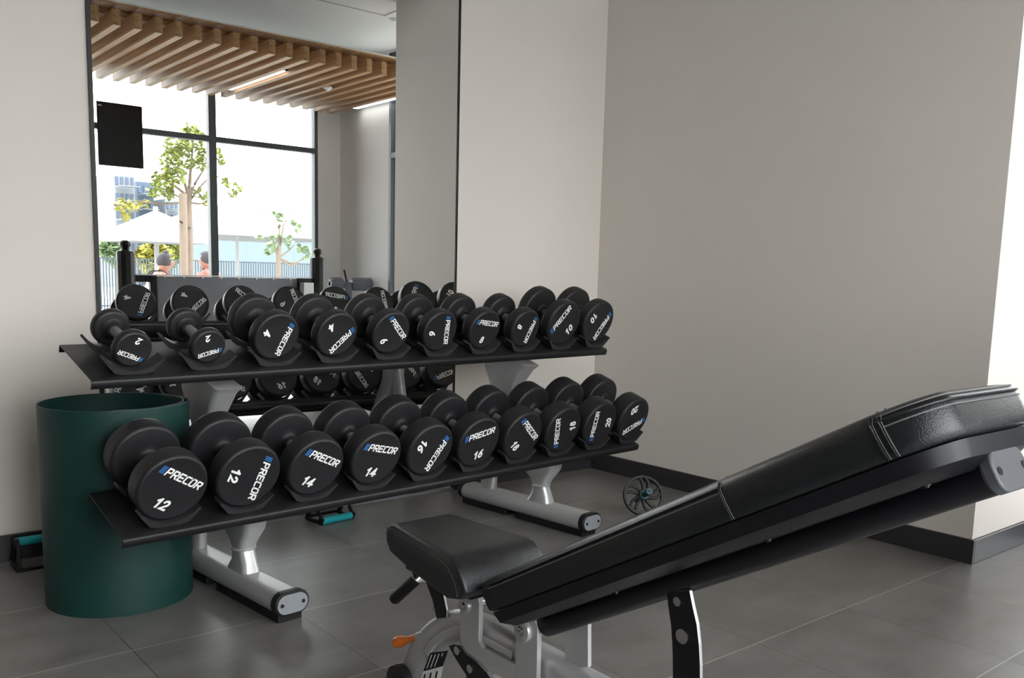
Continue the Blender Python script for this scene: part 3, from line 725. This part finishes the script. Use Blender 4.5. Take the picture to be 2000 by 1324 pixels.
# grey padded machine by the white wall
gm = empty('roller_machine', (.7, -3.9, 0), label='grey padded roller machine with a black lever beside the white wall, in the mirror', cat='gym machine')
Y2 = 3.9
pl = [hit(px_, 560, 1, Y2) for px_ in (642, 668, 684, 724)]
for a_, c_ in ((pl[0], pl[1]), (pl[2], pl[3])):
    b = B(); lathe(b, [(0, 0), (.045, 0), (.062, .02), (.062, (c_.x-a_.x)-.02), (.045, c_.x-a_.x), (0, c_.x-a_.x)], (a_.x, -Y2, .985), (1, 0, 0), 8); link('roller_pad', b, M['paleg'], gm, smooth=20)
xm = (pl[1].x+pl[2].x)/2
b = B(); cyl(b, (pl[0].x, -Y2, .985), (pl[3].x, -Y2, .985), .02); link('axle', b, M['paleg'], gm)
b = B(); box(b, (xm-.035, -Y2-.04, .02), (xm+.035, -Y2+.04, .99)); link('column', b, M['paleg'], gm, bevel=.01)
b = B(); box(b, (xm-.2, -Y2-.2, 0), (xm+.2, -Y2+.2, .03)); link('base_plate', b, M['paleg'], gm, bevel=.01)
b = B(); cyl(b, (xm, -Y2, .99), (xm-.03, -Y2, 1.115), .009, 10); link('lever', b, M['black'], gm)
p = hit(600, 566, 1, 3.3)
b = B()
for k in range(7): box(b, (p.x-.045+k*.013, -3.36, .55), (p.x-.036+k*.013, -3.28, 1.0))
box(b, (p.x-.043, -3.355, 0), (p.x+.043, -3.285, .996))
tag(link('ribbed_box', b, M['frost'], smooth=0), label='tall narrow white ribbed box beside the right knob-topped post, in the mirror', cat='box')

# ------------------------------------------------------------------ terrace outside the glass
b = B(); box(b, (-40, -60, -.12), (45, WY-.1, -.02)); tag(link('terrace', b, M['conc'], smooth=0), kind='structure')
def leafm(b, c, size, up=.3):
    d = V((random.uniform(-1, 1), random.uniform(-1, 1), random.uniform(-.9, .5))).normalized(); s = d.cross(V((random.uniform(-.4, .4), random.uniform(-.4, .4), 1))).normalized(); nn = d.cross(s)
    q = [(-.5, 0, 0), (-.15, .30, .04), (.2, .26, .05), (.55, 0, -.05), (.2, -.26, .05), (-.15, -.30, .04)]
    vs = [b.verts.new(c+d*(x*size)+s*(y*size)+nn*(z*size)) for x, y, z in q]; m0 = vs
    b.faces.new((m0[0], m0[1], m0[2], m0[3])); b.faces.new((m0[0], m0[3], m0[4], m0[5]))
def cluster(b, px_, py_, rpx, Yv, n, size, dy=.5):
    for _ in range(n):
        while True:
            u, v = random.uniform(-1, 1), random.uniform(-1, 1)
            if u*u+v*v < 1: break
        c = vm(px_+u*rpx, py_+v*rpx, Yv+random.uniform(-dy, dy)*rpx/30); leafm(b, c, size*random.uniform(.6, 1.15))
def foliage(parent, cl, Yv, mat_, size, dens=.05):
    b = B()
    for px_, py_, r in cl: cluster(b, px_, py_, r, Yv, max(3, int(r*r*dens)), size)
    return tag(link('foliage', b, mat_, parent, smooth=0), kind='stuff')
def limb(b, pts, r0, r1):
    pts = smoothpath(pts, 4); sweep(b, pts, circ(1, 8), scale=[r0+(r1-r0)*i/(len(pts)-1) for i in range(len(pts))])
YT = 7.6
g0 = vm(369, 540, YT)
tt = empty('terrace_tree', (g0.x, -YT, -.02), label='tall staked tree with yellow-green leaves left of the window mullion, in the mirror', cat='tree')
b = B()
limb(b, [V((g0.x, -YT, -.02)), vm(370, 480, YT), vm(368, 385, YT)], .045, .035)
for tip in ((345, 320), (322, 352), (378, 262), (398, 330)): limb(b, [vm(368, 388, YT), vm(368*.6+tip[0]*.4, 388*.5+tip[1]*.5, YT), vm(*tip, YT)], .028, .007)
for tip in ((440, 345), (410, 392), (300, 372), (258, 392)): limb(b, [vm(368, 395, YT), vm(368*.5+tip[0]*.5, tip[1]+6, YT), vm(*tip, YT)], .016, .005)
link('trunk', b, M['bark'], tt)
foliage(tt, [(378, 268, 22), (345, 285, 24), (335, 312, 24), (365, 305, 24), (398, 300, 14), (318, 352, 22), (345, 345, 18), (392, 318, 14), (300, 372, 14), (328, 375, 12), (382, 262, 12), (360, 250, 8), (432, 312, 8), (427, 296, 6), (442, 356, 9), (462, 366, 9), (455, 378, 8), (385, 378, 12), (402, 388, 11)], YT, M['leaf'], .095, .22)
foliage(tt, [(335, 300, 12), (318, 340, 10), (240, 405, 16), (262, 400, 14), (245, 425, 9), (285, 395, 9), (402, 392, 9), (340, 360, 10), (232, 395, 9)], YT, M['leafy'], .095, .14)
b = B(); s0 = vm(357, 540, YT-.3); s1 = vm(356, 378, YT-.3); cyl(b, V((s0.x, s0.y, -.02)), s1, .047, 12)
stk = tag(link('tree_stake', b, M['stakew']), label='thick round wooden stake standing beside the tall tree trunk, in the mirror', cat='stake')
b = B(); p0, p1 = vm(356, 436, YT-.3), vm(371, 446, YT); cyl(b, p0+(p0-p1)*.3, p1+(p1-p0)*.3, .012, 8); link('tie', b, M['black'], stk)
YS = 10.5; g1 = vm(543, 540, YS)
st = empty('young_tree', (g1.x, -YS, -.02), label='small sparse young tree in the right window bay, seen in the mirror', cat='tree')
b = B(); limb(b, [V((g1.x, -YS, -.02)), vm(543, 515, YS), vm(544, 480, YS)], .05, .03)
for tip in ((515, 462), (546, 440), (575, 478), (590, 505), (532, 470), (560, 430), (600, 500)): limb(b, [vm(544, 503, YS), vm(544*.5+tip[0]*.5, tip[1]+14, YS), vm(*tip, YS)], .020, .006)
link('trunk', b, M['bark'], st)
foliage(st, [(506, 462, 7), (528, 485, 12), (535, 462, 8), (548, 464, 8), (562, 472, 10), (546, 424, 7), (554, 418, 6), (572, 434, 6), (568, 418, 4), (580, 447, 8), (590, 452, 5), (586, 485, 8), (600, 500, 10), (600, 485, 7), (532, 417, 4), (546, 441, 4), (515, 414, 3)], YS, M['leafd'], .13, .17)
bsh = [((300, 492), 26, 'leafy', 'yellow-green round bush behind the fence left of the umbrella pole, in the mirror'), ((330, 482), 20, 'leaf', 'spiky green bush right of the umbrella pole, seen in the mirror'), ((222, 478), 20, 'leafd', 'pale green bush at the left edge of the mirror view')]
for (px_, py_), r, mm, lb_ in bsh:
    BY = {300: 24, 330: 29, 222: 27}[px_]; q = vm(px_, py_, BY)
    sb = empty('bush', (q.x, q.y, -.02), label=lb_, cat='bush')
    foliage(sb, [(px_, py_, r), (px_-r*.7, py_+8, r*.7), (px_+r*.6, py_+10, r*.7), (px_, py_+22, r)], BY, M[mm], .3, .35)
    b = B(); limb(b, [V((q.x, q.y, -.02)), V((q.x+.05, q.y, .5)), V((q.x, q.y, q.z))], .06, .02); link('stem', b, M['bark'], sb)
# fence of slim balusters
YF = 21.0
fx0, fx1 = vm(190, 510, YF).x-.3, vm(625, 510, YF).x+.5; zt = vm(450, 510, YF).z
fe = empty('railing', (fx0, -YF, -.02), label='dark metal railing of slim upright bars across the terrace, seen in the mirror', cat='railing')
for z0, z1 in ((zt-.03, zt), (.05, .09)):
    b = B(); box(b, (fx0, -YF-.02, z0), (fx1, -YF+.02, z1)); link('rail', b, M['fence'], fe)
nb = 99; bb = None
for k in range(nb):
    x = fx0+(fx1-fx0)*k/(nb-1)
    if bb is None: b = B(); box(b, (-.014, -.012, 0), (.014, .012, zt+.0)); bb = link('baluster', b, M['fence'], fe, smooth=0, world=False); o = bb
    else: o = bb.copy(); COL.objects.link(o)
    o.location = (x-fx0, 0, 0)
# blue-grey wall beyond
a_, c_ = vm(338, 452, 34), vm(640, 452, 34)
gw = empty('garden_wall', ((a_.x+c_.x)/2, -34, -.02), label='pale blue boundary wall with a cream coping beyond the railing, in the mirror', cat='wall')
b = B(); box(b, (a_.x, -34.2, -.02), (c_.x+2, -34, a_.z)); link('wall_face', b, M['bluewall'], gw)
b = B(); box(b, (a_.x-.1, -34.3, a_.z), (c_.x+2.1, -33.9, a_.z+.2)); link('coping', b, M['cream'], gw)
# umbrellas
def umbrella(pole, apex, el, er, eb, Yv, label):
    a = vm(*apex, Yv); pz = vm(*pole, Yv); L_ = vm(*el, Yv); R_ = vm(*er, Yv); hw = (R_.x-L_.x)/2
    r = empty('parasol', (a.x, -Yv, -.02), label=label, cat='parasol')
    zc_ = vm(*eb, Yv).z; n = 4; tp = V((a.x, -Yv, a.z))
    b = B(); rim = []; rings = []
    for t in (0.02, .33, .66, 1.0):
        rg = []
        for i in range(32):
            an = 2*pi*i/32; sq = 1/max(abs(cos(an)), abs(sin(an))); x = a.x+hw*t*cos(an)*sq; y = -Yv+hw*t*sin(an)*sq
            rg.append(V((x, y, tp.z+(zc_-tp.z)*t-.0)))
        rings.append(rg)
    rings.append([p_-V((0, 0, .12)) for p_ in rings[-1]])
    inner = [[p_-V((0, 0, .02))+(V((a.x, -Yv, p_.z))-p_)*.01 for p_ in rg] for rg in reversed(rings)]
    loft(b, rings+inner); link('canopy', b, M['canvas'], r, smooth=25)
    b = B(); cyl(b, (a.x, -Yv, -.02), tp+V((0, 0, .05)), .035, 12); link('pole', b, M['canvas'], r)
    for i in range(4):
        an = pi/4+pi/2*i; q = V((a.x+hw*1.38*cos(an), -Yv+hw*1.38*sin(an), zc_-.03)); b = B(); cyl(b, tp-V((0, 0, .08)), q, .012, 6); link('rib', b, M['canvas'], r)
    b = B(); box(b, (a.x-.3, -Yv-.3, -.02), (a.x+.3, -Yv+.3, .06)); link('base', b, M['conc'], r)
umbrella((307, 500), (303, 410), (222, 455), (384, 455), (303, 456), 10.5, 'white terrace parasol with its peak left of the tall tree, in the mirror')
umbrella((461, 500), (461, 392), (300, 452), (622, 455), (461, 453), 15.5, 'wide white terrace parasol behind the window mullion, in the mirror')
# apartment blocks
def block(px0, px1, ptop, Yv, dep, fl, cols, m, label):
    a_, c_ = vm(px0, ptop, Yv), vm(px1, ptop, Yv)
    r = empty('apartment_block', (a_.x, -Yv, -.02), label=label, cat='building')
    b = B(); box(b, (a_.x, -Yv-dep, -.02), (c_.x, -Yv, a_.z)); link('wall', b, M[m], r, smooth=0)
    H_ = a_.z; fh = H_/fl; cw = (c_.x-a_.x)/cols
    for i in range(fl):
        for j in range(cols):
            b = B(); x0 = a_.x+cw*(j+.2); z0 = fh*(i+.25)
            box(b, (x0, -Yv-.05, z0), (x0+cw*.55, -Yv+.06, z0+fh*.5)); link('window', b, M['blockg'], r, smooth=0)
        b = B(); box(b, (a_.x+cw*.1, -Yv+.06, fh*(i+.12)), (c_.x-cw*.1, -Yv+1.0, fh*(i+.16))); link('balcony', b, M['blockw'], r, smooth=0)
block(222, 262, 336, 46, 8, 7, 4, 'blockw', 'pale apartment block with blue windows left of the tree, in the mirror')
block(266, 300, 354, 50, 8, 7, 3, 'blockg', 'blue-grey apartment block between the pale block and the tree, in the mirror')
block(322, 348, 388, 50, 8, 7, 3, 'blockw', 'small distant pale apartment block just left of the tree stake, in the mirror')
# sun lounger
lg0 = vm(215, 560, 6.6)
lo = empty('sun_lounger', (lg0.x, lg0.y, -.02), rad(-35), label='white sun lounger with a raised backrest at the left of the mirror', cat='sun lounger')
b = B(); box(b, (-.9, -.3, .28), (.5, .3, .34)); link('bed', b, M['wall_white'], lo, world=False, bevel=.01)
Mx = Matrix.Translation((.5, 0, .32)) @ Matrix.Rotation(rad(-48), 4, 'Y')
b = B(); box(b, (0, -.3, 0), (.75, .3, .05), Mx); link('backrest', b, M['wall_white'], lo, world=False, bevel=.01)
for x in (-.8, .4):
    for y in (-.26, .26):
        b = B(); box(b, (x-.02, y-.02, 0), (x+.02, y+.02, .28)); link('leg', b, M['wall_white'], lo, world=False)
# two seated people
def person(hx, hy, Yv, face, lean, label, cloth, bun):
    hc = vm(hx, hy, Yv); g = V((hc.x, -Yv, 0)); r = empty('person', (g.x, g.y, -.02), label=label, cat='person')
    f = V((cos(face), sin(face), 0)); s = V((-sin(face), cos(face), 0))
    hip = V((g.x, g.y, .50))-f*lean; neck = hc-V((0, 0, .115))-f*(.03+lean*.2); chest = hip.lerp(neck, .80)-f*.01
    pts = [hip, hip.lerp(chest, .5)-f*.02, chest, neck, hc-V((0, 0, .03)), hc+V((0, 0, .035))]
    rad_ = [.16, .14, .165, .062, .098, .100]; edges = [(i, i+1) for i in range(5)]
    for q in (-1, 1):
        k = len(pts); sh_ = chest+s*(q*.17)+V((0, 0, .06)); el = sh_+V((0, 0, -.27))+f*.08+s*(q*.03); wr = el+f*.23+V((0, 0, -.02)); hn = wr+f*.07
        pts += [sh_, el, wr, hn]; rad_ += [.055, .042, .03, .036]; edges += [(2, k), (k, k+1), (k+1, k+2), (k+2, k+3)]
        for j in range(4):
            pts.append(hn+f*(.075-.008*abs(j-1.5))+s*((j-1.5)*.019)-V((0, 0, .015))); rad_.append(.009); edges.append((k+3, len(pts)-1))
        pts.append(hn+s*(-q*.05)+f*.02); rad_.append(.010); edges.append((k+3, len(pts)-1))
        k = len(pts); kn_ = hip+f*.42+s*(q*.12)+V((0, 0, .02)); an_ = kn_+V((0, 0, -.46)); to = an_+f*.17-V((0, 0, .03))
        pts += [hip+s*(q*.09), kn_, an_, to]; rad_ += [.10, .065, .04, .04]; edges += [(0, k), (k, k+1), (k+1, k+2), (k+2, k+3)]
    pts.append(hc+f*.088-V((0, 0, .012))); rad_.append(.022); edges.append((4, len(pts)-1))
    me = bpy.data.meshes.new('body'); me.from_pydata([tuple(p_) for p_ in pts], edges, []); me.materials.append(M['skin'])
    o = bpy.data.objects.new('body', me); COL.objects.link(o)
    sk = o.modifiers.new('skin', 'SKIN'); 
    lay = me.skin_vertices[0] if len(me.skin_vertices) else None
    if lay is None:
        bm_ = bmesh.new(); bm_.from_mesh(me); bm_.verts.layers.skin.verify(); bm_.to_mesh(me); bm_.free(); lay = me.skin_vertices[0]
    for i, v in enumerate(lay.data): v.radius = (rad_[i], rad_[i]); v.use_root = (i == 0)
    ss = o.modifiers.new('sub', 'SUBSURF'); ss.levels = ss.render_levels = 2
    o.parent = r; o.matrix_parent_inverse = Matrix.Translation(-V(r.location))
    # hair cap, set back from the face
    b = B(); bmesh.ops.create_icosphere(b, subdivisions=3, radius=1)
    for v in b.verts:
        c = v.co.copy(); v.co = hc+V((0, 0, .025))-f*.018+f*(c.x*.106)+s*(c.y*.094)+V((0, 0, c.z*.104))
    bmesh.ops.delete(b, geom=[v for v in b.verts if (v.co-hc).dot(f) > .045 and v.co.z < hc.z+.07 or v.co.z < hc.z-.088], context='VERTS')
    link('hair', b, M['hair'], r, smooth=80)
    b = B(); bmesh.ops.create_icosphere(b, subdivisions=2, radius=.035)
    for v in b.verts: v.co = v.co+hc+bun[0]*f+V((0, 0, bun[1]))
    link('hair_bun', b, M['hair'], r, smooth=80)
    # top: a shell around the trunk
    b = B(); rings = []
    for c0, rr in ((hip-V((0, 0, .06)), .175), (hip.lerp(chest, .5)-f*.02, .16), (chest, .185), (chest+V((0, 0, .07)), .165)):
        rings.append([c0+s*(rr*1.15*cos(2*pi*i/24))+f*(rr*.86*sin(2*pi*i/24)) for i in range(24)])
    loft(b, rings, caps=False); link('top', b, M[cloth], r, smooth=80)
    if cloth == 'skin2':
        pass
    b = B()
    for q in (-1, 1):
        sweep(b, smoothpath([chest+s*(q*.06)-f*.16, chest+s*(q*.085)-f*.09+V((0, 0, .11)), chest+s*(q*.07)+f*.03+V((0, 0, .11))], 4), circ(.008, 6))
    link('shoulder_strap', b, M['black' if cloth != 'pink' else 'pink'], r)
    return hip
M['skinc'] = mat('pale_top', (.34, .22, .175), .7)
h1_ = person(324, 513, 8.2, rad(5), .14, 'person with dark hair in a bun bending forward outside, pale top with dark straps', 'skinc', (.0, .125))
h2_ = person(400, 508, 8.9, rad(218), .02, 'person in a pink top with hair tied up, in profile beside the window mullion', 'pink', (-.07, .10))
for h_, lb_ in ((h1_, 'white terrace stool under the person in the pale top'), (h2_, 'white terrace stool under the person in the pink top')):
    b = B(); lathe(b, [(0, 0), (.2, 0), (.17, .15), (.2, .30), (.2, .345), (0, .345)], (h_.x, h_.y, -.02), (0, 0, 1), 24)
    tag(link('stool', b, M['wall_white']), label=lb_, cat='stool')
